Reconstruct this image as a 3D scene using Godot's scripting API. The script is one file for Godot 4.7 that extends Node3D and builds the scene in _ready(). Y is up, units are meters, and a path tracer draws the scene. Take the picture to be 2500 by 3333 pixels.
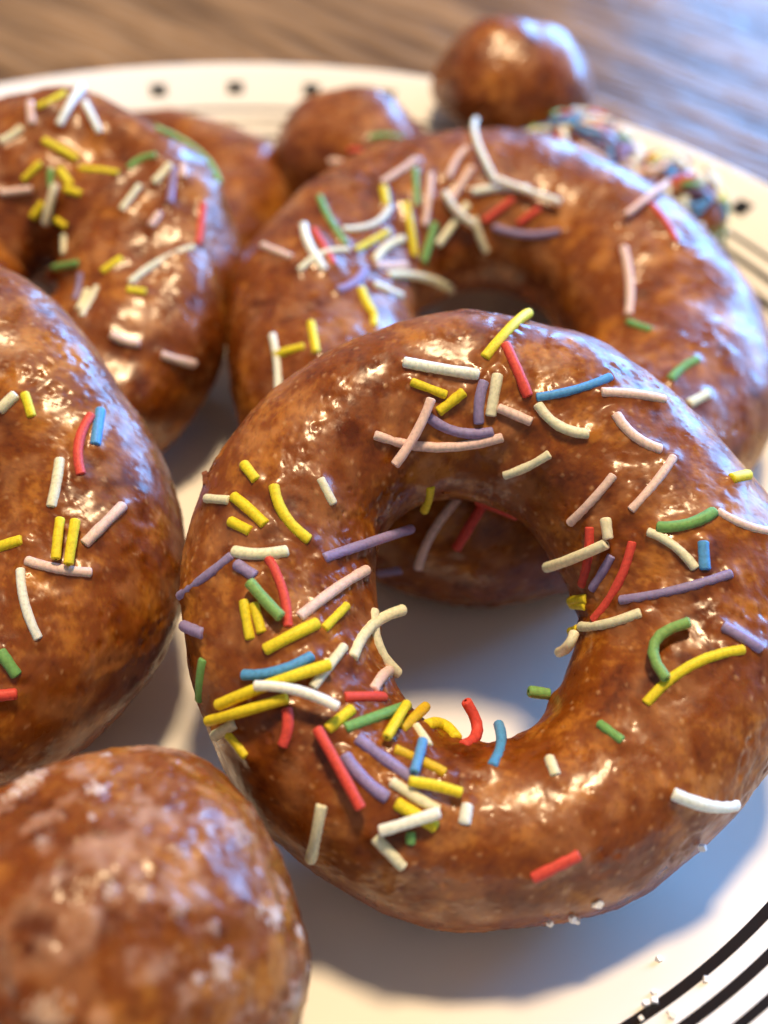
extends Node3D
# Glazed ring doughnuts and doughnut holes on a printed white plate. Shape tables are in centimetres, the scene is in metres.

const CM = 0.01
const COLOURS = {
	"y": ["bright yellow sugar sprinkle", Color(0.88, 0.66, 0.03)],
	"o": ["deep yellow sugar sprinkle", Color(0.80, 0.47, 0.025)],
	"r": ["red sugar sprinkle", Color(0.74, 0.075, 0.06)],
	"g": ["green sugar sprinkle", Color(0.17, 0.37, 0.12)],
	"b": ["blue sugar sprinkle", Color(0.09, 0.31, 0.68)],
	"v": ["violet sugar sprinkle", Color(0.31, 0.24, 0.48)],
	"p": ["pink sugar sprinkle", Color(0.90, 0.59, 0.55)],
	"c": ["cream sugar sprinkle", Color(0.90, 0.81, 0.58)],
	"w": ["white sugar sprinkle", Color(0.93, 0.91, 0.83)]}

var taken := {}
var rough_noise := FastNoiseLite.new()
var soft_noise := FastNoiseLite.new()
var cell_noise := FastNoiseLite.new()
var dice := RandomNumberGenerator.new()
var glaze: StandardMaterial3D
var sprinkle_paint := {}

func _ready():
	dice.seed = 20240
	# ---- camera
	var camera := Camera3D.new()
	camera.name = "camera"
	camera.transform = Transform3D(Basis(Vector3(0.99935514, 0.02599914, -0.02476608), Vector3(-0.03590702, 0.72360148, -0.68928338), Vector3(0.0, 0.68972817, 0.72406841)), Vector3(2.71419, 13.17673, 14.2978) * CM)
	camera.fov = 47.73
	camera.near = 0.01
	camera.far = 20.0
	var lens := CameraAttributesPhysical.new()
	lens.frustum_focal_length = 6.86
	lens.exposure_aperture = 1.9
	lens.frustum_focus_distance = 0.138
	lens.frustum_far = 20.0
	lens.frustum_near = 0.01
	camera.attributes = lens
	camera.fov = 47.73
	add_child(camera)
	camera.current = true
	# ---- air and exposure
	var surround := WorldEnvironment.new()
	surround.name = "surround"
	var e := Environment.new()
	e.background_mode = Environment.BG_COLOR
	e.background_color = Color(0.525, 0.53, 0.545)
	e.background_energy_multiplier = 1.0
	e.tonemap_mode = Environment.TONE_MAPPER_LINEAR
	e.tonemap_exposure = 1.08
	e.sdfgi_enabled = true
	e.ssao_enabled = true
	e.ssil_enabled = true
	surround.environment = e
	add_child(surround)
	# ---- the cool window on the far right and the warm lamp overhead
	make_window()
	make_lamp(Vector3(0.06, 1.13, -0.20), 0.09, 1.85)
	# ---- setting and things
	rough_noise.seed = 7
	rough_noise.noise_type = FastNoiseLite.TYPE_SIMPLEX
	rough_noise.fractal_type = FastNoiseLite.FRACTAL_FBM
	rough_noise.fractal_octaves = 3
	rough_noise.frequency = 1.0
	soft_noise.seed = 11
	soft_noise.noise_type = FastNoiseLite.TYPE_SIMPLEX_SMOOTH
	soft_noise.fractal_type = FastNoiseLite.FRACTAL_NONE
	soft_noise.frequency = 1.0
	cell_noise.seed = 5
	cell_noise.noise_type = FastNoiseLite.TYPE_CELLULAR
	cell_noise.cellular_return_type = FastNoiseLite.RETURN_DISTANCE
	cell_noise.fractal_type = FastNoiseLite.FRACTAL_NONE
	cell_noise.frequency = 1.0
	make_materials()
	make_table()
	make_plate()
	make_ring("glazed_doughnut", FRONT_SHAPE, FRONT_SPRINKLES, "ring doughnut with most mixed sprinkles, leaning forward, bare plate showing through its hole", 660, 300, {"seed": 1.0, "crease": 0.0, "lines": 0.35})
	make_ring("glazed_doughnut", BACK_SHAPE, BACK_SPRINKLES, "widest glazed ring doughnut, white and pink sprinkles crossed on top, propping up another doughnut", 560, 220, {"seed": 2.0, "crease": 0.02, "lines": 0.4})
	make_ring("glazed_doughnut", LEFT_SHAPE, LEFT_SPRINKLES, "plump glazed doughnut with few sprinkles and a pair of yellow ones stuck side by side", 520, 260, {"seed": 3.0, "crease": 0.02, "lines": 0.4})
	make_ring("glazed_doughnut", UPPER_SHAPE, UPPER_SPRINKLES, "dark glazed ring doughnut with a creased side and a long green sprinkle on its shoulder", 440, 200, {"seed": 4.0, "lumps": 0.13, "crease": 0.16, "lines": 0.5})
	make_ring("glazed_doughnut", HIDDEN_SHAPE, HIDDEN_SPRINKLES, "glazed doughnut mostly hidden under and behind the creased doughnut", 300, 140, {"seed": 5.0, "lumps": 0.08, "crease": 0.02, "lines": 0.4})
	make_ball("doughnut_hole", Vector3(0.15, 0, 8.93), 1.978, 1.85, 21.0, "round glazed doughnut hole with flaky white patches of dried glaze", 420, 210, FLAKES)
	make_ball("doughnut_hole", Vector3(1.83, 0.05, -8.36), 1.78, 1.5, 22.0, "lopsided glazed doughnut hole with a green sprinkle on its side, resting on the plate", 200, 100, [], 0.04, LOPSIDED_SPRINKLES)
	make_ball("doughnut_hole", Vector3(5.2, 1.46, -10.8), 1.74, 1.15, 23.0, "smooth flattened glazed doughnut hole perched on the plate rim", 200, 100, [], 0.3)
	make_ball("doughnut_hole", Vector3(6.45, 0.03, -8.1), 1.4, 1.42, 24.0, "doughnut hole crusted with rainbow sprinkles, next to the one on the plate rim", 120, 60, [], 0.0, coat(1.4, 1.42, 120))
	make_ball("doughnut_hole", Vector3(8.15, 0.22, -6.9), 1.15, 1.2, 25.0, "doughnut hole crusted with rainbow sprinkles, behind the widest doughnut near a rim square", 120, 60, [], 0.0, coat(1.15, 1.2, 100))
	make_crystals()

# ---------------------------------------------------------------- helpers
func numbered(called: String, owner_key := "") -> String:
	var key := owner_key + "/" + called
	var n: int = taken.get(key, 0)
	taken[key] = n + 1
	return called if n == 0 else "%s_%03d" % [called, n]

func thing(called: String, label: String, category: String, group := "") -> Node3D:
	var o := Node3D.new()
	o.name = numbered(called)
	o.set_meta("label", label)
	o.set_meta("category", category)
	if group != "":
		o.set_meta("group", group)
	add_child(o)
	return o

func part(called: String, mesh: Mesh, material: Material, parent: Node) -> MeshInstance3D:
	var o := MeshInstance3D.new()
	o.name = numbered(called, str(parent.get_instance_id()))
	o.mesh = mesh
	o.material_override = material
	o.cast_shadow = GeometryInstance3D.SHADOW_CASTING_SETTING_ON
	parent.add_child(o)
	return o

func grid_mesh(points: PackedVector3Array, colours: PackedColorArray, nu: int, nv: int, wrap_v: bool) -> ArrayMesh:
	# nu closes on itself, nv closes when wrap_v; front faces run clockwise
	var normals := PackedVector3Array()
	normals.resize(nu * nv)
	for i in nu:
		var ia := ((i + nu - 1) % nu) * nv
		var ib := ((i + 1) % nu) * nv
		for j in nv:
			var ja := (j + nv - 1) % nv if wrap_v else maxi(j - 1, 0)
			var jb := (j + 1) % nv if wrap_v else mini(j + 1, nv - 1)
			var du := points[ib + j] - points[ia + j]
			var dv := points[i * nv + jb] - points[i * nv + ja]
			var n := (dv * 1000.0).cross(du * 1000.0)
			normals[i * nv + j] = n.normalized() if n.length_squared() > 1e-12 else Vector3.UP
	var index := PackedInt32Array()
	var rows := nv if wrap_v else nv - 1
	index.resize(nu * rows * 6)
	var k := 0
	for i in nu:
		var a := i * nv
		var b := ((i + 1) % nu) * nv
		for j in rows:
			var j2 := (j + 1) % nv
			index[k] = a + j
			index[k + 1] = b + j
			index[k + 2] = a + j2
			index[k + 3] = b + j
			index[k + 4] = b + j2
			index[k + 5] = a + j2
			k += 6
	var arrays := []
	arrays.resize(Mesh.ARRAY_MAX)
	arrays[Mesh.ARRAY_VERTEX] = points
	arrays[Mesh.ARRAY_NORMAL] = normals
	if colours.size() == points.size():
		arrays[Mesh.ARRAY_COLOR] = colours
	arrays[Mesh.ARRAY_INDEX] = index
	var m := ArrayMesh.new()
	m.add_surface_from_arrays(Mesh.PRIMITIVE_TRIANGLES, arrays)
	return m

func lathe(profile: Array, segments: int) -> ArrayMesh:
	# profile of (radius, height) in centimetres, from the outside of the top inwards
	var pts := PackedVector3Array()
	for i in segments:
		var a := TAU * i / segments
		for p in profile:
			pts.append(Vector3(p.x * cos(a), p.y, p.x * sin(a)) * CM)
	return grid_mesh(pts, PackedColorArray(), segments, profile.size(), false)

func box_mesh(size: Vector3) -> BoxMesh:
	var b := BoxMesh.new()
	b.size = size
	return b

func seamless(noise: FastNoiseLite, size: int) -> ImageTexture:
	return ImageTexture.create_from_image(noise.get_seamless_image(size, size, false, false, 0.12))

# ---------------------------------------------------------------- light
func make_lamp(at: Vector3, radius: float, energy: float):
	var o := thing("pendant_lamp", "round warm pendant bulb hanging above the table, outside the picture", "lamp")
	o.position = at
	var warm := Color(1.0, 0.86, 0.67)
	var glow := StandardMaterial3D.new()
	glow.albedo_color = Color(0.9, 0.85, 0.75)
	glow.emission_enabled = true
	glow.emission = warm
	glow.emission_energy_multiplier = 2.0
	var globe := SphereMesh.new()
	globe.radius = radius
	globe.height = radius * 2.0
	part("bulb", globe, glow, o)
	var brass := StandardMaterial3D.new()
	brass.albedo_color = Color(0.25, 0.2, 0.15)
	brass.metallic = 0.8
	brass.roughness = 0.4
	var cap := CylinderMesh.new()
	cap.top_radius = 0.012
	cap.bottom_radius = 0.028
	cap.height = 0.05
	part("socket", cap, brass, o).position = Vector3(0, radius + 0.022, 0)
	var cord := CylinderMesh.new()
	cord.top_radius = 0.003
	cord.bottom_radius = 0.003
	cord.height = 0.6
	part("cord", cord, brass, o).position = Vector3(0, radius + 0.347, 0)
	var l := OmniLight3D.new()
	l.name = "lamp_light"
	l.light_color = warm
	l.light_energy = energy
	l.light_size = radius
	l.omni_range = 8.0
	l.omni_attenuation = 2.0
	l.shadow_enabled = true
	o.add_child(l)

func make_window():
	var o := thing("window", "wide four pane window of cool daylight, outside the picture", "window")
	var az := deg_to_rad(43.0)
	var el := deg_to_rad(17.0)
	var far := 2.0
	var towards := Vector3(sin(az) * cos(el), sin(el), -cos(az) * cos(el))
	o.position = towards * far
	o.rotation.y = -az
	var cool := Color(0.41, 0.69, 0.98)
	var day := StandardMaterial3D.new()
	day.albedo_color = Color(0.1, 0.1, 0.1)
	day.emission_enabled = true
	day.emission = cool
	day.emission_energy_multiplier = 2.0
	var wood := StandardMaterial3D.new()
	wood.albedo_color = Color(0.9, 0.9, 0.88)
	wood.roughness = 0.5
	var w := 2.1
	var h := 0.85
	var pane := w / 4 - 0.05
	for k in 4:
		var x := (k - 1.5) * w / 4
		part("pane", box_mesh(Vector3(pane, h, 0.006)), day, o).position = Vector3(x, 0, -0.02)
		var l := AreaLight3D.new()
		l.name = "pane_light_%03d" % k
		l.area_size = Vector2(pane, h)
		l.light_color = cool
		l.light_energy = 3.2
		l.area_range = 8.0
		l.shadow_enabled = true
		l.position = Vector3(x, 0, 0.0)
		l.rotation.y = PI
		o.add_child(l)
	for k in 5:
		part("frame_post", box_mesh(Vector3(0.05, h + 0.16, 0.06)), wood, o).position = Vector3((k - 2) * w / 4, 0, -0.06)
	for s in [-1, 1]:
		part("frame_rail", box_mesh(Vector3(w + 0.08, 0.06, 0.05)), wood, o).position = Vector3(0, s * (h / 2 + 0.03), -0.07)

# ---------------------------------------------------------------- materials
func make_materials():
	var ripple := FastNoiseLite.new()
	ripple.seed = 3
	ripple.frequency = 0.02
	ripple.fractal_octaves = 4
	var patch := FastNoiseLite.new()
	patch.seed = 9
	patch.frequency = 0.012
	patch.fractal_octaves = 3
	glaze = StandardMaterial3D.new()
	glaze.vertex_color_use_as_albedo = true
	glaze.roughness = 0.88
	glaze.roughness_texture = seamless(patch, 512)
	glaze.roughness_texture_channel = BaseMaterial3D.TEXTURE_CHANNEL_RED
	glaze.metallic_specular = 0.36
	glaze.clearcoat_enabled = true
	glaze.clearcoat = 0.32
	glaze.clearcoat_roughness = 0.2
	glaze.uv1_triplanar = true
	glaze.uv1_scale = Vector3.ONE * 40.0
	glaze.heightmap_enabled = true
	glaze.heightmap_texture = seamless(ripple, 512)
	glaze.heightmap_scale = 0.008
	glaze.subsurf_scatter_enabled = true
	glaze.subsurf_scatter_strength = 0.14
	var chalk := FastNoiseLite.new()
	chalk.seed = 21
	chalk.frequency = 0.06
	chalk.fractal_octaves = 2
	var grains := chalk.get_seamless_image(128, 128, false, false, 0.12)
	for y in 128:
		for x in 128:
			var g := 0.90 + 0.1 * smoothstep(0.25, 0.6, grains.get_pixel(x, y).r)
			grains.set_pixel(x, y, Color(g, g, g))
	var chalk_map := ImageTexture.create_from_image(grains)
	for k in COLOURS:
		var m := StandardMaterial3D.new()
		m.albedo_color = COLOURS[k][1].linear_to_srgb()
		m.roughness = 0.55
		m.metallic_specular = 0.35
		m.subsurf_scatter_enabled = true
		m.subsurf_scatter_strength = 0.25
		m.albedo_texture = chalk_map
		m.uv1_triplanar = true
		m.uv1_scale = Vector3.ONE * 180.0
		m.heightmap_enabled = true
		m.heightmap_texture = chalk_map
		m.heightmap_scale = 0.004
		sprinkle_paint[k] = m

# ---------------------------------------------------------------- setting
func make_table():
	var size := 512
	var im := Image.create(size, size, true, Image.FORMAT_RGB8)
	var hi := Image.create(size, size, true, Image.FORMAT_RGB8)
	for y in size:
		for x in size:
			var a := TAU * x / size
			var wave := soft_noise.get_noise_3d(cos(a) * 0.5, sin(a) * 0.5, y * 0.01) * 6.0
			var g := rough_noise.get_noise_3d(cos(a) * 0.7, sin(a) * 0.7, (y + wave) * 0.07)
			var f := rough_noise.get_noise_3d(cos(a) * 2.5 + 9.0, sin(a) * 2.5, (y + wave) * 0.35)
			var t := clampf(0.5 + 1.0 * g + 0.35 * f, 0, 1)
			var c := Color(0.10, 0.054, 0.024).lerp(Color(0.29, 0.168, 0.078), t)
			im.set_pixel(x, y, c.linear_to_srgb())
			var k := clampf(0.5 + 0.5 * f + 0.3 * g, 0, 1)
			hi.set_pixel(x, y, Color(k, k, k))
	im.generate_mipmaps()
	var m := StandardMaterial3D.new()
	m.albedo_texture = ImageTexture.create_from_image(im)
	m.roughness = 0.36
	m.metallic_specular = 0.19
	m.uv1_triplanar = true
	m.uv1_scale = Vector3(2.2, 2.2, 2.2)
	m.heightmap_enabled = true
	m.heightmap_texture = ImageTexture.create_from_image(hi)
	m.heightmap_scale = 0.12
	var o := MeshInstance3D.new()
	o.name = "wooden_table"
	o.mesh = box_mesh(Vector3(2.4, 0.03, 2.4))
	o.material_override = m
	o.position = Vector3(0, -0.0095 - 0.015, -0.4)
	o.rotation.y = deg_to_rad(-42.0)
	o.set_meta("kind", "structure")
	add_child(o)

const PLATE_TOP = [Vector2(0, 0), Vector2(3, 0), Vector2(6, 0), Vector2(8.4, 0.0), Vector2(9.0, 0.03), Vector2(9.5, 0.11), Vector2(10.0, 0.32), Vector2(10.5, 0.64), Vector2(11.0, 0.96), Vector2(11.5, 1.24), Vector2(12.0, 1.47), Vector2(12.5, 1.67), Vector2(12.85, 1.80)]

func plate_height(r: float) -> float:
	for i in range(1, PLATE_TOP.size()):
		if r <= PLATE_TOP[i].x:
			var a: Vector2 = PLATE_TOP[i - 1]
			var b: Vector2 = PLATE_TOP[i]
			var p: Vector2 = PLATE_TOP[maxi(i - 2, 0)]
			var q: Vector2 = PLATE_TOP[mini(i + 1, PLATE_TOP.size() - 1)]
			return cubic_interpolate(a.y, b.y, p.y, q.y, (r - a.x) / (b.x - a.x))
	return 1.80

func make_plate():
	var o := thing("dinner_plate", "white china dinner plate with black rings and small black squares round its rim", "plate")
	var china := StandardMaterial3D.new()
	china.albedo_color = Color(0.80, 0.79, 0.765).linear_to_srgb()
	china.roughness = 0.08
	china.metallic_specular = 0.5
	var profile := []
	# underside from the centre outwards, over the lip and back along the top
	for p in [Vector2(0, -0.55), Vector2(7.0, -0.55), Vector2(7.3, -0.9), Vector2(7.7, -0.92), Vector2(8.1, -0.6), Vector2(9.4, -0.42), Vector2(10.4, 0.05), Vector2(11.5, 0.75), Vector2(12.5, 1.32), Vector2(12.92, 1.58), Vector2(13.02, 1.70), Vector2(13.0, 1.80), Vector2(12.93, 1.83)]:
		profile.append(p)
	var r := 12.85
	while r > 8.0:
		profile.append(Vector2(r, plate_height(r)))
		r -= 0.15
	for x in [7.5, 6.0, 4.0, 2.0, 0.0]:
		profile.append(Vector2(x, 0))
	part("dish", lathe(profile, 360), china, o)
	var ink := StandardMaterial3D.new()
	ink.albedo_color = Color(0.012, 0.012, 0.013).linear_to_srgb()
	ink.roughness = 0.18
	for ring in RINGS:
		var strip := []
		var steps := 5
		for k in steps + 1:
			var x: float = ring.x + ring.y * (0.5 - float(k) / steps)
			strip.append(Vector2(x, plate_height(x) + 0.006))
		part("printed_ring", lathe(strip, 360), ink, o)
	var side := 0.38
	var r0 := 12.2
	var tile := SurfaceTool.new()
	tile.begin(Mesh.PRIMITIVE_TRIANGLES)
	var n := Vector3(0, 0.92, 0.38).normalized()
	var c := []
	for s in [[-1, -1], [1, -1], [1, 1], [-1, 1]]:
		var rr: float = r0 + s[1] * side * 0.5 * 0.92
		c.append(Vector3(s[0] * side * 0.5, plate_height(rr) + 0.008, -sqrt(rr * rr - 0.03)) * CM)
	for k in [0, 2, 1, 0, 3, 2]:
		tile.set_normal(n)
		tile.add_vertex(c[k])
	var square := tile.commit()
	for k in 43:
		part("printed_square", square, ink, o).rotation.y = -(-0.385 + k * TAU / 43.0)

const RINGS = [Vector2(10.6, 0.14), Vector2(10.96, 0.13), Vector2(11.3, 0.11), Vector2(11.62, 0.09)]

# ---------------------------------------------------------------- ring doughnuts
func wave(u: float, c: Array, first: int) -> float:
	var o := 1.0
	for i in c.size() / 2:
		o += c[2 * i] * cos((first + i) * u) + c[2 * i + 1] * sin((first + i) * u)
	return o

func ring_point(s: Dictionary, u: float, v: float) -> Vector3:
	var rad: float = s.ring * wave(u, s.ring_wave, 2) + s.wide * wave(u, s.wide_wave, 1) * cos(v) * (s.inner if cos(v) < 0.0 else 1.0)
	return Vector3(rad * cos(u), s.high * wave(u, s.high_wave, 1) * sin(v), rad * sin(u))

func ring_normal(s: Dictionary, u: float, v: float) -> Vector3:
	var a: float = cos(v) / (s.wide * (s.inner if cos(v) < 0.0 else 1.0))
	var b: float = sin(v) / s.high
	return Vector3(a * cos(u), b, a * sin(u)).normalized()

func relief(p: Vector3, v: float, o: Dictionary) -> float:
	# lumps, wrinkles and pores of fried dough under glaze, in centimetres
	var q: Vector3 = p + Vector3(o.seed * 13.7, o.seed * 5.1, o.seed * 9.3)
	var d := 0.065 * soft_noise.get_noise_3dv(q * 0.5) + 0.014 * soft_noise.get_noise_3dv(q * 1.5)
	d += o.get("lumps", 0.0) * soft_noise.get_noise_3dv(q * 0.75 + Vector3(8, 8, 0))
	var crust := smoothstep(-0.05, 0.5, soft_noise.get_noise_3dv(q * 0.8 + Vector3(31, 0, 7)))
	d += (0.0035 + 0.009 * crust) * rough_noise.get_noise_3dv(q * 4.5)
	# glaze that set in shallow facets, with wrinkles between them
	var facet := cell_noise.get_noise_3dv(q * 2.1 + Vector3(0.6, 0.6, 0.6) * soft_noise.get_noise_3dv(q * 1.8)) + 1.0
	d += 0.017 * (0.4 + 0.7 * crust) * smoothstep(0.1, 0.9, facet)
	var pit := cell_noise.get_noise_3dv(q * 9.0 + Vector3(1, 5, 2)) + 1.0
	d -= 0.007 * smoothstep(0.22, 0.08, pit)
	var blister := cell_noise.get_noise_3dv(q * 5.5 + Vector3(3, 3, 3)) + 1.0
	d += 0.006 * smoothstep(0.22, 0.06, blister)
	var pore := cell_noise.get_noise_3dv(q * 5.0) + 1.0
	d -= 0.012 * (0.2 + crust) * smoothstep(0.30, 0.12, pore)
	if v < 0.2 and v > -1.6:
		var lip := smoothstep(0.2, -0.5, v) * smoothstep(-1.6, -1.0, v)
		d += lip * (0.03 * rough_noise.get_noise_3dv(q * 2.6) + 0.02 * rough_noise.get_noise_3dv(q * 7.0))
		var line: float = v + 0.42 + 0.16 * soft_noise.get_noise_3dv(q * 0.7)
		d -= o.crease * exp(-line * line / 0.02)
	return d

func crust_colour(p: Vector3, v: float, o: Dictionary) -> Color:
	var q: Vector3 = p + Vector3(o.seed * 13.7, o.seed * 5.1, o.seed * 9.3)
	var a := rough_noise.get_noise_3dv(q * 0.7)
	var b := rough_noise.get_noise_3dv(q * 2.4 + Vector3(5, 3, 1))
	var f := rough_noise.get_noise_3dv(q * 9.0)
	var t := clampf(0.5 + 0.44 * a + 0.36 * b + 0.22 * f, 0, 1)
	var c := Color(0.085, 0.0165, 0.003).lerp(Color(0.19, 0.050, 0.006), smoothstep(0.0, 0.5, t))
	c = c.lerp(Color(0.37, 0.138, 0.019), smoothstep(0.5, 0.95, t))
	# thin milky skin of dried sugar glaze, in patches
	var skin := smoothstep(0.05, 0.6, rough_noise.get_noise_3dv(q * 0.9 + Vector3(17, 2, 8)) + 0.35 * b)
	c = c.lerp(Color(0.38, 0.185, 0.085), skin * 0.34)
	# thick ragged rim of glaze that ran down and set round the foot
	if v < 0.0 and v > -1.5:
		var edge := v + 0.62 + 0.30 * rough_noise.get_noise_3dv(q * 1.1) + 0.22 * rough_noise.get_noise_3dv(q * 4.0)
		c = c.lerp(Color(0.46, 0.285, 0.19), 0.6 * smoothstep(0.10, -0.02, edge))
	var pit := cell_noise.get_noise_3dv(q * 9.0 + Vector3(1, 5, 2)) + 1.0
	c = c.lerp(Color(0.09, 0.018, 0.004), 0.4 * smoothstep(0.2, 0.08, pit))
	var grit := rough_noise.get_noise_3dv(q * 22.0)
	c = c.lerp(Color(0.10, 0.028, 0.008), 0.3 * smoothstep(0.3, 0.6, grit))
	var speck := cell_noise.get_noise_3dv(q * 5.5 + Vector3(3, 3, 3)) + 1.0
	c = c.lerp(Color(0.56, 0.33, 0.17), 0.45 * smoothstep(0.22, 0.06, speck))
	return c

func make_ring(called: String, s: Dictionary, rows: Array, label: String, nu: int, nv: int, o: Dictionary):
	var root := thing(called, label, "doughnut", "glazed ring doughnuts on the plate")
	var n := Vector3(sin(s.roll) * cos(s.tip), cos(s.roll) * cos(s.tip), sin(s.tip)).normalized()
	var e := (Vector3.RIGHT - n * n.x).normalized()
	var f := e.cross(n)
	var high: float = s.high
	root.transform = Transform3D(Basis(e, n, f), (Vector3(s.centre[0], s.centre[1], s.centre[2]) - n * high) * CM)
	var lift := Vector3(0, high, 0)
	var base := PackedVector3Array()
	var outward := PackedVector3Array()
	base.resize(nu * nv)
	outward.resize(nu * nv)
	for i in nu:
		var u := TAU * i / nu
		var ring: float = s.ring * wave(u, s.ring_wave, 2)
		var wide: float = s.wide * wave(u, s.wide_wave, 1)
		var tall: float = s.high * wave(u, s.high_wave, 1)
		var cu := cos(u)
		var su := sin(u)
		for j in nv:
			var v := TAU * j / nv - PI
			var cv := cos(v)
			var sv := sin(v)
			var w: float = wide * (s.inner if cv < 0.0 else 1.0)
			base[i * nv + j] = Vector3((ring + w * cv) * cu, tall * sv, (ring + w * cv) * su)
			outward[i * nv + j] = Vector3(cv / w * cu, sv / tall, cv / w * su).normalized()
	# glaze climbs the sides of every sprinkle that lies in it
	var rise := PackedFloat32Array()
	rise.resize(nu * nv)
	for row in rows:
		if row[1] > 0:
			continue
		for k in 9:
			var t := k / 8.0
			if (row[4] if t < 0.34 else row[7] if t < 0.67 else row[10]) > 0.03:
				continue
			var uv := along(row, t)
			var centre := ring_point(s, uv.x, uv.y)
			var i0 := int(round(uv.x / TAU * nu))
			var j0 := int(round((uv.y + PI) / TAU * nv))
			var ri := int(ceil(0.24 / (TAU * s.ring / nu)))
			var rj := int(ceil(0.24 / (TAU * s.wide / nv)))
			for di in range(-ri * 2, ri * 2 + 1):
				var row_at := posmod(i0 + di, nu) * nv
				for dj in range(-rj, rj + 1):
					var at := row_at + posmod(j0 + dj, nv)
					var d2 := base[at].distance_squared_to(centre)
					if d2 < 0.06:
						rise[at] = maxf(rise[at], 0.05 * exp(-d2 / 0.0125))
	var points := PackedVector3Array()
	var colours := PackedColorArray()
	points.resize(nu * nv)
	colours.resize(nu * nv)
	for i in nu:
		for j in nv:
			var at := i * nv + j
			var v := TAU * j / nv - PI
			points[at] = (base[at] + outward[at] * (relief(base[at], v, o) + rise[at]) + lift) * CM
			colours[at] = crust_colour(base[at], v, o)
	part("glazed_dough", grid_mesh(points, colours, nu, nv, true), glaze, root)
	for row in rows:
		var p := []
		for k in 3:
			var u: float = row[2 + 3 * k]
			var v: float = row[3 + 3 * k]
			var b := ring_point(s, u, v)
			var vv := wrapf(v, -PI, PI)
			var r := 0.066
			p.append(b + ring_normal(s, u, v) * (relief(b, vv, o) + row[4 + 3 * k] + r * (0.45 + 1.75 * row[1])) + lift)
		make_sprinkle(row[0], p, 0.066, root)

func along(row: Array, t: float) -> Vector2:
	var a := Vector2(row[2], row[3])
	var m := Vector2(row[5], row[6])
	var b := Vector2(row[8], row[9])
	var c := m * 2.0 - (a + b) * 0.5
	return a * (1 - t) * (1 - t) + c * 2.0 * t * (1 - t) + b * t * t

func make_sprinkle(kind: String, p: Array, r: float, parent: Node):
	var a: Vector3 = p[0]
	var b: Vector3 = p[2]
	var before: float = a.distance_to(p[1])
	var tm := clampf(before / maxf(before + b.distance_to(p[1]), 0.001), 0.3, 0.7)
	var c: Vector3 = (p[1] - a * (1 - tm) * (1 - tm) - b * tm * tm) / (2.0 * tm * (1 - tm))
	r *= dice.randf_range(0.86, 1.14)
	var rings := []
	var length: float = a.distance_to(p[1]) + b.distance_to(p[1])
	var tip := clampf(0.3 * r / length, 0.01, 0.2)
	# [t, radius]: blunt, slightly rounded ends
	rings = [[0.0, 0.02], [0.0, 0.62 * r], [tip * 0.35, 0.87 * r], [tip, r]]
	for k in range(1, 6):
		rings.append([lerpf(tip, 1.0 - tip, k / 6.0), r * dice.randf_range(0.93, 1.05)])
	rings += [[1.0 - tip, r], [1.0 - tip * 0.35, 0.87 * r], [1.0, 0.62 * r], [1.0, 0.02]]
	var sides := 10
	var pts := PackedVector3Array()
	var dir0 := (c - a).normalized()
	var side := dir0.cross(Vector3(0.31, 0.91, 0.27)).normalized()
	var frames := []
	for ring in rings:
		var t: float = ring[0]
		var d := ((c - a) * (1 - t) + (b - c) * t).normalized()
		side = (side - d * side.dot(d)).normalized()
		frames.append([a * (1 - t) * (1 - t) + c * 2.0 * t * (1 - t) + b * t * t, side, d.cross(side), ring[1]])
	for i in sides:
		var w := TAU * i / sides
		for f in frames:
			pts.append((f[0] + (f[1] * cos(w) - f[2] * sin(w)) * f[3]) * CM)
	var o := part("sprinkle", grid_mesh(pts, PackedColorArray(), sides, frames.size(), false), sprinkle_paint[kind], parent)
	o.set_meta("label", COLOURS[kind][0])

func coat(wide: float, high: float, count: int) -> Array:
	# short sprinkles lying every way all over the upper part of a ball
	var rows := []
	var kinds := ["y", "r", "g", "b", "b", "p", "c", "w", "v", "w"]
	for k in count:
		var d := Vector3(dice.randfn(), dice.randfn(), dice.randfn()).normalized()
		if d.y < -0.3:
			d.y = -d.y
		var t := d.cross(Vector3(dice.randfn(), dice.randfn(), dice.randfn())).normalized() * dice.randf_range(0.13, 0.24)
		var size := Vector3(wide, high, wide) * dice.randf_range(1.0, 1.06)
		var a := (d - t).normalized() * size
		var m := d * size
		var b := (d + t).normalized() * size
		rows.append([kinds[dice.randi() % kinds.size()], [a.x, a.y, a.z, m.x, m.y, m.z, b.x, b.y, b.z]])
	return rows

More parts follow.
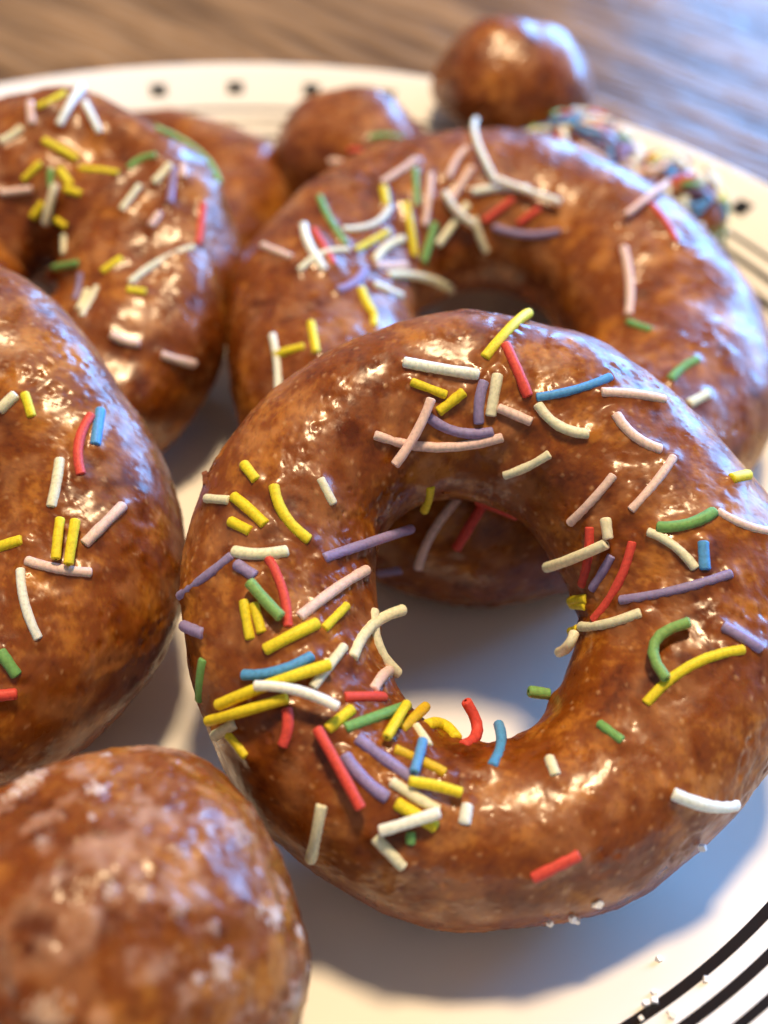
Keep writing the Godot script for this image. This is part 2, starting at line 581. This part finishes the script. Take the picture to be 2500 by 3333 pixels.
# ---------------------------------------------------------------- doughnut holes
func make_ball(called: String, at: Vector3, wide: float, high: float, seed_at: float, label: String, nu: int, nv: int, flakes: Array, sag := 0.0, rows := []):
	var root := thing(called, label, "doughnut hole", "glazed doughnut holes on the plate")
	root.position = at * CM
	var o := {"seed": seed_at, "crease": 0.0, "lines": 0.5}
	var points := PackedVector3Array()
	var colours := PackedColorArray()
	for i in nu:
		var u := TAU * i / nu
		for j in nv:
			var v := PI * j / (nv - 1) - PI / 2
			var d := Vector3(cos(v) * cos(u), sin(v), cos(v) * sin(u))
			var p := d * Vector3(wide, high * (1.0 + sag if d.y > 0.0 else 1.0 - sag), wide)
			var q := p + Vector3.ONE * seed_at
			var lump := (0.10 if flakes.size() > 0 else 0.17) * soft_noise.get_noise_3dv(q * 0.45) + relief(p, 3.0, o) * 1.2
			var colour := crust_colour(p, 1.0, o)
			if flakes.size() > 0:
				# cloudy glaze that set in smears
				lump += 0.045 * (0.5 - absf(rough_noise.get_noise_3dv(q * 0.9 + Vector3(2, 7, 1)))) + 0.012 * rough_noise.get_noise_3dv(q * 3.5)
				var cloud := smoothstep(0.0, 0.55, rough_noise.get_noise_3dv(q * 1.3 + Vector3(4, 0, 9)) + 0.3 * rough_noise.get_noise_3dv(q * 5.0))
				colour = colour.lerp(Color(0.50, 0.30, 0.20), cloud * 0.5)
			for f in flakes:
				var far: float = p.distance_to(Vector3(f[0], f[1], f[2])) / f[3]
				if far < 2.0:
					var m := smoothstep(0.95, 0.6, far + 1.1 * rough_noise.get_noise_3dv(q * 11.0))
					lump += 0.018 * m
					colour = colour.lerp(Color(0.70, 0.58, 0.50), m * f[4] * 0.8)
			if flakes.size() > 0:
				# a raised loop where the glaze ran together and set thick
				var g := p - Vector3(GLAZE_LOOP[0], GLAZE_LOOP[1], GLAZE_LOOP[2])
				var away := absf(Vector2(g.x, g.z * 1.35).length() - 0.34 - 0.12 * soft_noise.get_noise_3dv(q * 2.0)) / 0.13
				if away < 1.6 and p.y > 0:
					var m := smoothstep(1.5, 0.2, away + 0.6 * rough_noise.get_noise_3dv(q * 4.0))
					lump += 0.010 * m
					colour = colour.lerp(Color(0.46, 0.27, 0.17), 0.35 * m)
			points.append((p * (1.0 + lump / wide) + Vector3(0, high * (1.0 - sag), 0)) * CM)
			colours.append(colour)
	part("glazed_dough", grid_mesh(points, colours, nu, nv, false), glaze, root)
	for row in rows:
		var at3 := []
		for k in 3:
			var p := Vector3(row[1][3 * k], row[1][3 * k + 1], row[1][3 * k + 2])
			at3.append(p * (1.0 + 0.05 / wide) + Vector3(0, high, 0))
		make_sprinkle(row[0], at3, 0.066, root)

# ---------------------------------------------------------------- sugar
func grain(size: float) -> ArrayMesh:
	# a sugar crystal: a block with cut corners, slightly skewed
	var pts := []
	for x in [-1, 1]:
		for y in [-1, 1]:
			for z in [-1, 1]:
				for axis in 3:
					var p := Vector3(x, y, z)
					p[axis] *= dice.randf_range(0.55, 0.8)
					pts.append(p * Vector3(1.0, 0.8, 0.9) * size * 0.5 * CM * dice.randf_range(0.92, 1.05))
	return hull(pts)

func hull(pts: Array) -> ArrayMesh:
	# flat facets through every triple of points that has all the others behind it
	var st := SurfaceTool.new()
	st.begin(Mesh.PRIMITIVE_TRIANGLES)
	for a in pts.size():
		for b in range(a + 1, pts.size()):
			for c in range(b + 1, pts.size()):
				var n: Vector3 = ((pts[b] - pts[a]) * 1e4).cross((pts[c] - pts[a]) * 1e4)
				if n.length() < 1e-6:
					continue
				n = n.normalized()
				var over := 0
				var under := 0
				for p in pts:
					var d: float = n.dot(p - pts[a])
					if d > 1e-8:
						over += 1
					elif d < -1e-8:
						under += 1
				if over > 0 and under > 0:
					continue
				if over > 0:
					n = -n
				var order := [pts[a], pts[b], pts[c]]
				if (pts[b] - pts[a]).cross(pts[c] - pts[a]).dot(n) > 0:
					order = [pts[a], pts[c], pts[b]]
				for p in order:
					st.set_normal(n)
					st.add_vertex(p)
	return st.commit()

func make_crystals():
	var clear := StandardMaterial3D.new()
	clear.albedo_color = Color(0.97, 0.97, 0.97)
	clear.roughness = 0.08
	clear.refraction_enabled = true
	clear.refraction_scale = 0.05
	for s in PLATE_SUGAR:
		var size := dice.randf_range(0.05, 0.075)
		var o := part("sugar_crystal", grain(size), clear, self)
		o.position = Vector3(s[0], s[1] + size * 0.4, s[2]) * CM
		o.rotation = Vector3(0.2, dice.randf_range(0, TAU), 0.15)
		o.set_meta("label", "clear grain of sugar lying near the black rings of the plate")
		o.set_meta("category", "sugar grain")
		o.set_meta("group", "sugar grains on the plate")
	var front := get_node("glazed_doughnut")
	for s in FRONT_SUGAR:
		var b := ring_point(FRONT_SHAPE, s[0], s[1])
		var p := part("sugar_crystal", grain(dice.randf_range(0.05, 0.08)), clear, front)
		p.position = (b + ring_normal(FRONT_SHAPE, s[0], s[1]) * 0.04 + Vector3(0, FRONT_SHAPE.high, 0)) * CM
		p.rotation = Vector3(dice.randf_range(0, 1), dice.randf_range(0, TAU), dice.randf_range(0, 1))
	var crust := StandardMaterial3D.new()
	crust.albedo_color = Color(0.20, 0.06, 0.025).linear_to_srgb()
	crust.roughness = 0.7
	for k in 3:
		var at := ring_point(FRONT_SHAPE, FRONT_CRUMB[0] + 0.012 * k, FRONT_CRUMB[1] - 0.03 * k)
		var crumb := part("crumb", grain(0.1 - 0.015 * k), crust, front)
		crumb.position = (at + ring_normal(FRONT_SHAPE, FRONT_CRUMB[0], FRONT_CRUMB[1]) * (0.02 + 0.03 * k) + Vector3(0, FRONT_SHAPE.high, 0)) * CM
		crumb.rotation = Vector3(k, 2.0 * k, 0.5)

# ---------------------------------------------------------------- shapes of the doughnuts; sprinkles: colour, layer, then start, middle and end as angles round the ring and round the tube, and height above the glaze
const FRONT_SHAPE = {"centre": [3.9523,2.4603,4.6966], "ring": 2.6358, "wide": 1.2053, "high": 1.1987, "inner": 1, "tip": 0.4604, "roll": 0.0190, "ring_wave": [-0.03342,0.02101,0.0217,-0.002595,0.01312,0.003068,0.005589,0.001462], "wide_wave": [0.08439,-0.06262,0.06114,-0.01823,0.003853,0.01777,0.007927,0.005267], "high_wave": [0.01478,0.05532,-0.005725,0.002953]}
const BACK_SHAPE = {"centre": [4.4963,1.7277,-2.1275], "ring": 3.4700, "wide": 1.4499, "high": 1.3503, "inner": 1.3, "tip": 0.1004, "roll": 0.0292, "ring_wave": [-0.08333,-0.004935,0.01941,0.003089,0.01588,0.01964,0.003125,0.0007884], "wide_wave": [0.002678,0.01652,-0.02568,-0.0008302,0.006644,-0.0002566,0.006226,0.004217], "high_wave": [-0.002991,-0.01358,-0.009353,-0.002423]}
const LEFT_SHAPE = {"centre": [-3.7466,2.3217,3.4328], "ring": 2.3988, "wide": 1.3999, "high": 1.2994, "inner": 1, "tip": 0.4401, "roll": 0.0500, "ring_wave": [-0.00678,0.03898,0.00227,0.03735,0.007275,0.01673,0.007039,-0.01757], "wide_wave": [-0.009114,0.01085,-0.000378,0.02143,0.002212,0.02128,0.004427,0.009126], "high_wave": [-0.008335,0.004997,-0.001857,0.0009575]}
const UPPER_SHAPE = {"centre": [-3.3024,2.1444,-2.7188], "ring": 2.3571, "wide": 1.2528, "high": 1.2515, "inner": 1.6, "tip": 0.3603, "roll": 0.0022, "ring_wave": [-0.06515,0.02895,-0.02531,0.008597,-0.01519,-0.01265,-0.004296,-0.02086], "wide_wave": [0.00615,-0.0166,-0.02183,0.01125,-0.01021,0.003094,-0.005915,-0.007006], "high_wave": [-0.01312,-0.006581,-0.009718,0.003428]}
const HIDDEN_SHAPE = {"centre": [-2.5000,0.9800,-7.6500], "ring": 2.0500, "wide": 1.1300, "high": 0.9800, "inner": 1, "tip": 0.0000, "roll": 0.0000, "ring_wave": [0,0,0,0,0,0,0,0], "wide_wave": [0,0,0,0,0,0,0,0], "high_wave": [0,0,0,0]}
const FRONT_SPRINKLES = [
	["y",0,-1.429,0.496,0.05,-1.501,1.089,0,-1.606,1.512,0],
	["r",0,-1.518,1.32,0,-1.456,1.59,0,-1.383,1.811,0],
	["w",0,-1.952,1.425,0,-1.8,1.597,0,-1.629,1.681,0],
	["y",0,-1.95,1.648,0,-1.878,1.768,0,-1.797,1.869,0],
	["y",0,-1.862,2.03,0,-1.781,1.945,0,-1.706,1.849,0],
	["v",0,-1.607,1.739,0,-1.633,1.94,0,-1.636,2.171,0],
	["c",0,-1.544,1.656,0,-1.557,1.873,0,-1.571,2.084,0],
	["p",0,-1.534,1.983,0,-1.435,2.013,0,-1.332,2.021,0],
	["b",0,-1.344,1.789,0,-1.192,1.57,0,-1.07,1.182,0],
	["c",0,-1.331,1.837,0,-1.202,1.93,0,-1.015,1.816,0],
	["p",0,-1.073,1.412,0,-0.964,1.2,0,-0.853,0.922,0],
	["p",0,-0.966,1.496,0,-0.835,1.542,0,-0.7,1.432,0],
	["c",0,-1.432,2.643,0,-1.279,2.444,0,-1.161,2.195,0],
	["p",1,-1.886,1.882,0,-2.027,2.151,0,-2.235,2.328,0],
	["p",0,-2.236,1.967,0,-1.91,2.381,0,-1.483,2.251,0],
	["v",0,-1.923,2.044,0,-1.782,2.244,0,-1.545,2.221,0],
	["p",0,-0.76,1.93,0,-0.739,2.223,0,-0.744,2.592,0],
	["p",0,-0.645,1.384,0,-0.584,1.709,0,-0.523,2.022,0],
	["y",0,-0.46,1.039,0,-0.46,0.903,0,-0.463,0.717,0],
	["y",0,-2.007,2.839,0,-2.019,3.113,0,-2.048,3.433,0.07],
	["r",0,-0.601,2.419,0,-0.4,2.623,0,-0.19,2.896,0],
	["c",1,-0.568,2.216,0,-0.493,2.261,0,-0.416,2.305,0],
	["c",1,-0.393,2.331,0,-0.43,2.626,0,-0.599,3.188,0],
	["v",0,-0.314,2.39,0,-0.219,2.571,0,-0.115,2.776,0],
	["r",0,-0.343,2.16,0,-0.064,2.479,0,0.179,2.781,0],
	["c",0,-0.362,2.004,0,-0.257,1.887,0,-0.097,1.762,0],
	["g",0,-0.363,1.919,0,-0.321,1.675,0,-0.347,1.411,0],
	["p",0,-0.345,1.395,0,-0.271,1.233,0,-0.233,0.946,0],
	["b",0,-0.225,1.632,0,-0.156,1.668,0,-0.087,1.692,0],
	["v",0,0.038,2.465,0,0.006,1.963,0,-0.07,1.476,0],
	["y",0,-0.175,-2.903,0.01,-0.088,-3.251,0,-0.051,-3.411,0],
	["y",0,-0.137,-2.908,0.01,-0.041,-3.221,0,0.011,-3.376,0],
	["c",0,0.19,3.023,0,0.22,2.549,0,0.141,2.253,0],
	["y",0,0.198,-3.002,0.08,0.169,-2.994,0.03,0.195,-3.179,0],
	["c",1,0.311,2.908,0,0.422,2.91,0,0.47,3.229,0.02],
	["g",1,0.192,1.835,0,0.361,2.054,0,0.525,1.848,0],
	["v",0,0.171,1.587,0,0.2,1.42,0,0.221,1.24,0],
	["y",0,0.247,1.385,0,0.399,1.745,0,0.675,1.907,0],
	["g",0,1.047,-3.122,0.31,0.954,-3.1,0.17,0.876,-3.088,0.03],
	["g",0,0.917,2.146,0,0.908,1.991,0,0.897,1.848,0],
	["r",0,1.742,2.896,0.43,1.616,2.933,0.19,1.718,2.593,0],
	["b",0,1.441,2.988,0.17,1.469,2.667,0,1.561,2.239,0],
	["c",0,1.255,2.183,0,1.26,2.067,0,1.263,1.959,0],
	["w",0,1.674,1.796,0,1.677,1.688,0,1.679,1.585,0],
	["w",0,0.876,1.23,0,0.806,0.945,0,0.699,0.571,0],
	["r",0,1.272,1.206,0,1.358,1.162,0,1.439,1.085,0],
	["y",0,1.971,2.67,0,1.857,2.925,0.05,1.753,2.739,0],
	["y",0,-2.706,1.01,0,-2.732,1.135,0,-2.758,1.247,0],
	["y",0,-2.752,1.437,0,-2.857,1.604,0,-2.954,1.913,0],
	["c",0,-2.617,1.83,0,-2.656,1.947,0,-2.697,2.063,0],
	["c",0,-2.849,0.625,0,-2.855,0.841,0,-2.855,1.004,0],
	["y",0,-2.837,1.028,0,-2.884,1.283,0,-2.934,1.467,0],
	["y",0,-2.934,1.059,0,-2.954,1.203,0,-2.972,1.331,0],
	["c",0,-3.06,1.169,0,-3.07,1.445,0,-3.037,1.717,0],
	["v",0,-3.077,1.174,0,-3.138,0.925,0,-3.18,0.379,0],
	["v",0,-3.112,1.215,0,-3.142,1.322,0,-3.173,1.422,0],
	["r",0,-3.081,1.528,0,-3.245,1.667,0,-3.426,1.669,0],
	["g",1,3.079,1.38,0,2.995,1.5,0,2.897,1.623,0],
	["y",0,3.016,1.299,0,2.928,1.307,0,2.849,1.304,0],
	["y",0,2.997,1.389,0,2.927,1.411,0,2.861,1.425,0],
	["p",0,-2.959,2.692,0,-3.216,2.188,0,-3.388,1.775,0],
	["v",0,-3.033,2.062,0,-2.781,2.594,0,-2.244,3.367,0.19],
	["y",0,2.852,1.951,0,2.813,1.681,0,2.789,1.408,0],
	["y",0,2.968,2.314,0,2.88,2.146,0,2.812,1.991,0],
	["v",0,2.999,0.427,0,2.963,0.656,0,2.932,0.812,0],
	["g",0,2.852,0.753,0,2.794,0.6,0,2.742,0.422,0],
	["b",0,2.735,1.13,0,2.684,1.472,0,2.689,1.824,0],
	["c",0,3.037,3.072,0.28,2.801,2.614,0,2.6,2.222,0],
	["c",0,2.991,2.774,0,2.654,2.781,0,2.398,3.002,0.05],
	["c",0,2.689,2.174,0,2.604,1.929,0,2.546,1.702,0],
	["y",1,2.676,0.822,0,2.645,1.347,0,2.6,1.919,0],
	["y",1,2.656,0.607,0,2.602,1.101,0,2.556,1.468,0],
	["w",2,2.658,1.268,0,2.558,1.553,0,2.385,1.771,0],
	["c",0,2.618,0.418,0,2.605,0.678,0,2.598,0.861,0],
	["y",0,2.589,0.694,0,2.537,0.738,0,2.485,0.769,0],
	["r",0,2.534,1.405,0,2.461,1.309,0,2.426,1.176,0],
	["r",0,2.425,1.94,0,2.365,2.152,0,2.296,2.424,0],
	["p",0,2.456,2.89,0,2.403,2.478,0,2.368,2.313,0],
	["y",0,2.354,1.951,0,2.354,1.776,0,2.356,1.614,0],
	["g",0,2.306,1.761,0,2.23,2.164,0,2.156,2.729,0],
	["y",1,2.155,2.534,0,2.136,2.202,0,2.125,1.966,0],
	["o",0,2.042,2.934,0.11,2.071,2.58,0,2.094,2.274,0],
	["c",0,2.038,2.495,0,1.963,2.407,0,1.914,2.296,0],
	["r",1,2.386,1.545,0,2.233,1.491,0,2.058,1.34,0],
	["v",0,2.239,1.791,0,2.075,1.84,0,1.91,1.84,0],
	["v",0,2.232,1.599,0,2.119,1.557,0,1.989,1.546,0],
	["o",0,2.067,1.991,0,1.936,2.067,0,1.791,2.061,0],
	["b",1,1.955,2.225,0,1.941,2.031,0,1.934,1.858,0],
	["c",0,2.011,1.697,0,1.916,1.694,0,1.784,1.656,0],
	["y",1,1.942,1.762,0,1.83,1.838,0,1.705,1.855,0],
	["y",0,1.957,1.548,0,1.866,1.534,0,1.778,1.493,0],
	["w",1,1.969,1.264,0,1.88,1.452,0,1.782,1.626,0],
	["g",0,1.866,1.373,0,1.859,1.317,0,1.853,1.26,0],
	["c",0,1.975,1.175,0,1.911,1.11,0,1.85,1.027,0],
	["c",0,2.185,1.119,0,2.147,0.834,0,2.125,0.431,0]]
const BACK_SPRINKLES = [
	["w",1,-1.646,0.995,0.02,-1.671,1.788,0,-1.589,2.16,0],
	["w",1,-1.578,2.141,0,-1.377,2.207,0,-1.125,2.183,0],
	["w",0,-1.751,2.212,0,-1.567,2.195,0,-1.364,2.146,0],
	["p",0,-1.733,1.708,0,-1.825,1.872,0,-1.892,2.02,0],
	["p",0,-1.728,1.942,0,-1.85,2.166,0,-1.913,2.248,0],
	["p",0,-2.02,1.686,0,-2.145,1.743,0,-2.295,1.755,0],
	["g",0,-2.06,1.796,0,-2.126,1.99,0,-2.196,2.165,0],
	["p",0,-1.988,1.91,0,-2.083,2.162,0,-2.219,2.374,0],
	["y",0,-2.262,2.078,0,-2.356,2.319,0,-2.478,2.562,0],
	["g",0,-2.107,2.403,0,-2.231,2.552,0,-2.399,2.697,0],
	["w",1,-1.972,2.167,0,-1.909,2.372,0,-1.764,2.557,0],
	["c",0,-1.786,2.326,0,-1.929,2.486,0,-2.154,2.633,0],
	["c",0,-1.746,2.474,0,-1.71,2.676,0,-1.631,2.897,0],
	["r",0,-1.456,2.285,0,-1.555,2.421,0,-1.669,2.539,0],
	["r",0,-1.256,2.311,0,-1.319,2.432,0,-1.39,2.548,0],
	["v",0,-1.59,2.597,0,-1.336,2.637,0,-1.036,2.415,0],
	["g",0,-2.61,1.373,0,-2.754,1.642,0,-2.928,1.876,0],
	["w",0,-2.803,1.796,0,-2.621,2.021,0,-2.393,2.024,0],
	["y",0,-2.313,1.809,0,-2.357,1.903,0,-2.404,1.991,0],
	["y",0,-2.562,2.182,0,-2.758,2.091,0,-2.938,1.964,0],
	["w",0,-2.851,1.408,0,-3.047,1.563,0,-3.207,1.694,0],
	["r",0,-2.877,1.542,0,-3.003,1.673,0,-3.153,1.781,0],
	["c",0,-2.963,1.905,0,-3.087,1.667,0,-3.222,1.443,0],
	["p",0,-2.982,0.957,0,-3.06,1.182,0,-3.122,1.362,0],
	["c",0,-2.472,2.347,0,-2.717,2.241,0,-2.922,2.183,0],
	["p",0,-2.975,2.189,0,-2.835,2.371,0,-2.64,2.558,0],
	["v",0,-3.077,2.071,0,-3.268,1.962,0,-3.369,1.784,0],
	["c",0,-2.985,2.346,0,-2.468,2.835,0,-1.947,3.414,0],
	["w",0,3.065,2.161,0,3.068,2.318,0,3.12,2.517,0],
	["y",0,2.96,2.015,0,2.799,2.044,0,2.689,2.079,0],
	["y",0,2.689,2.079,0,2.625,2.056,0,2.565,2.029,0],
	["p",1,-0.793,0.873,0.02,-0.7,1.588,0,-0.674,1.864,0],
	["r",0,-0.686,1.495,0,-0.535,1.536,0,-0.372,1.586,0],
	["p",0,-0.488,2.059,0,-0.183,2.195,0,0.202,2.307,0],
	["g",0,0.282,2.301,0,0.365,2.16,0,0.42,2.027,0],
	["y",0,2.689,1.463,0,2.587,1.43,0,2.495,1.383,0],
	["y",0,2.626,0.97,0,2.591,1.14,0,2.561,1.304,0],
	["w",0,2.73,1.022,0,2.599,0.975,0,2.477,0.828,0],
	["g",0,0.787,1.57,0,0.662,1.579,0,0.572,1.526,0],
	["c",0,0.827,1.269,0,0.766,1.246,0,0.704,1.217,0],
	["p",0,1.74,0.953,0,1.79,0.598,0,1.812,0.148,0],
	["r",0,1.667,0.922,0,1.695,0.712,0,1.723,0.459,0],
	["r",1,1.691,0.952,0,1.629,0.894,0,1.568,0.822,0],
	["v",0,1.915,-0.102,0,1.883,0.001,0,1.853,0.084,0]]
const LEFT_SPRINKLES = [
	["c",0,-0.635,1.801,0,-0.652,1.685,0,-0.665,1.576,0],
	["y",0,-0.649,1.51,0,-0.574,1.541,0,-0.49,1.578,0],
	["r",0,-0.426,1.052,0,-0.283,1.303,0,-0.109,1.373,0],
	["b",0,-0.451,0.936,0,-0.357,1.062,0,-0.265,1.163,0],
	["c",0,-0.211,1.519,0,-0.097,1.586,0,0.073,1.651,0],
	["p",0,0.006,1.026,0,0.112,1.198,0,0.221,1.328,0],
	["y",1,0.138,1.544,0,0.241,1.527,0,0.337,1.487,0],
	["y",1,0.13,1.427,0,0.237,1.419,0,0.338,1.385,0],
	["p",0,0.389,1.726,0,0.368,1.484,0,0.318,1.197,0],
	["w",0,0.441,1.727,0,0.574,1.525,0,0.648,1.262,0],
	["y",0,0.396,2.079,0,0.336,1.956,0,0.284,1.838,0],
	["g",0,0.786,1.4,0,0.792,1.275,0,0.797,1.15,0],
	["r",0,0.902,1.106,0,0.868,1.07,0,0.835,1.029,0]]
const UPPER_SPRINKLES = [
	["y",0,-1.565,1.846,0,-1.407,1.883,0,-1.232,1.886,0],
	["w",0,-1.47,0.736,0.03,-1.436,1.418,0,-1.464,1.684,0],
	["w",0,-1.376,1.226,0,-1.277,1.436,0,-1.172,1.577,0],
	["y",0,-1.49,1.231,0,-1.558,1.448,0,-1.632,1.554,0],
	["p",0,-1.679,1.457,0,-1.671,1.605,0,-1.663,1.701,0],
	["c",0,-1.738,1.71,0,-1.832,1.771,0,-1.934,1.801,0],
	["y",0,-1.546,2.062,0,-1.646,2.145,0,-1.765,2.213,0],
	["g",0,-1.435,2.088,0,-1.407,2.168,0,-1.374,2.246,0],
	["y",0,-1.351,2.056,0,-1.236,2.098,0,-1.1,2.128,0],
	["y",0,-1.174,2.185,0,-1.023,2.154,0,-0.878,2.119,0],
	["y",0,-1.158,1.951,0,-0.952,1.857,0,-0.788,1.763,0],
	["g",0,-0.78,1.671,0,-0.79,1.496,0,-0.729,1.333,0],
	["g",0,-1.009,0.779,0,-0.874,0.463,0.01,-0.507,0.593,0],
	["c",0,-0.576,1.675,0,-0.488,1.785,0,-0.38,1.881,0],
	["c",0,-0.626,1.246,0,-0.584,1.41,0,-0.546,1.56,0],
	["v",0,-0.593,1.216,0,-0.471,1.335,0,-0.344,1.405,0],
	["p",0,-0.601,1.092,0,-0.553,1.132,0,-0.506,1.164,0],
	["p",0,-0.268,1.543,0,-0.212,1.591,0,-0.151,1.625,0],
	["r",0,-0.338,0.94,0,-0.192,0.957,0,-0.045,0.963,0],
	["c",0,-0.015,1.015,0,0.18,1.436,0,0.462,1.675,0],
	["y",0,0.229,1.794,0,0.337,1.869,0,0.452,1.953,0],
	["y",0,0.528,1.68,0,0.498,1.599,0,0.468,1.492,0],
	["c",1,-1.283,2.201,0,-1.29,2.368,0,-1.349,2.586,0],
	["y",0,-1.478,2.398,0,-1.592,2.487,0,-1.729,2.561,0],
	["y",0,-1.143,2.475,0,-0.946,2.455,0,-0.743,2.431,0],
	["p",0,-2.128,2.219,0,-1.893,2.278,0,-1.652,2.293,0],
	["c",0,-0.717,2.509,0,-0.499,2.565,0,-0.008,2.464,0],
	["g",0,0.332,2.691,0,0.427,2.414,0,0.408,2.207,0],
	["c",0,0.605,1.987,0,0.785,1.971,0,0.931,1.886,0],
	["c",0,0.671,2.095,0,0.801,2.063,0,0.909,1.987,0],
	["v",0,0.533,2.207,0,0.703,2.225,0,0.851,2.177,0],
	["p",0,0.845,1.599,0,0.812,1.455,0,0.753,1.27,0],
	["p",0,0.707,0.998,0,0.662,0.801,0,0.601,0.567,0]]
const HIDDEN_SPRINKLES = [
	["y",0,-0.018,0.869,0,-0.091,0.601,0,-0.228,0.223,0.07]]
const FLAKES = [[-0.83,1.40,-0.99,0.18,0.8], [-0.95,1.43,-0.82,0.11,0.7], [-0.16,1.34,-1.36,0.07,0.8], [-0.10,1.70,-0.78,0.10,0.85], [-0.03,1.82,-0.35,0.05,0.8], [-0.42,1.81,-0.09,0.07,0.35], [0.27,1.80,0.36,0.06,0.5], [1.65,1.01,0.13,0.11,0.95], [1.90,0.50,0.01,0.08,0.9], [1.52,1.17,0.16,0.05,0.8], [1.29,1.22,0.75,0.14,0.6], [1.11,1.30,0.87,0.07,0.6], [1.25,1.34,-0.52,0.16,0.35], [1.73,0.86,-0.29,0.13,0.3], [0.87,1.61,0.41,0.07,0.35], [-0.10,1.42,1.26,0.18,0.6], [1.97,0.09,0.18,0.08,0.7], [1.85,0.36,0.59,0.15,0.5], [0.77,1.70,-0.10,0.08,0.3], [0.55,1.74,0.35,0.07,0.3], [1.17,1.43,0.44,0.07,0.3]]
const GLAZE_LOOP = [-0.22, 1.71, 0.72]
const PLATE_SUGAR = [[6.04, 0.41, 8.16], [5.88, 0.60, 8.63], [5.76, 0.65, 8.79], [5.85, 0.66, 8.76], [6.43, 0.77, 8.55], [5.97, 0.79, 8.92], [5.99, 0.83, 8.99], [5.67, 0.72, 8.98]]
const FRONT_SUGAR = [[0.854, 0.389, 0.00], [1.378, 0.426, 0.00], [1.293, 0.315, 0.00], [1.241, 0.532, 0.00], [1.309, 0.399, 0.00], [1.229, 0.532, 0.00]]
const FRONT_CRUMB = [-2.771, 0.406, 0.00]
const LOPSIDED_SPRINKLES = [["g", [0.307, 1.208, 1.122, 0.623, 1.210, 0.982, 0.973, 1.090, 0.865]], ["r", [-0.074, 1.049, 1.341, 0.107, 1.066, 1.322, 0.291, 0.995, 1.361]], ["p", [-0.433, 0.852, 1.442, -0.268, 0.885, 1.456, -0.101, 0.825, 1.519]]]
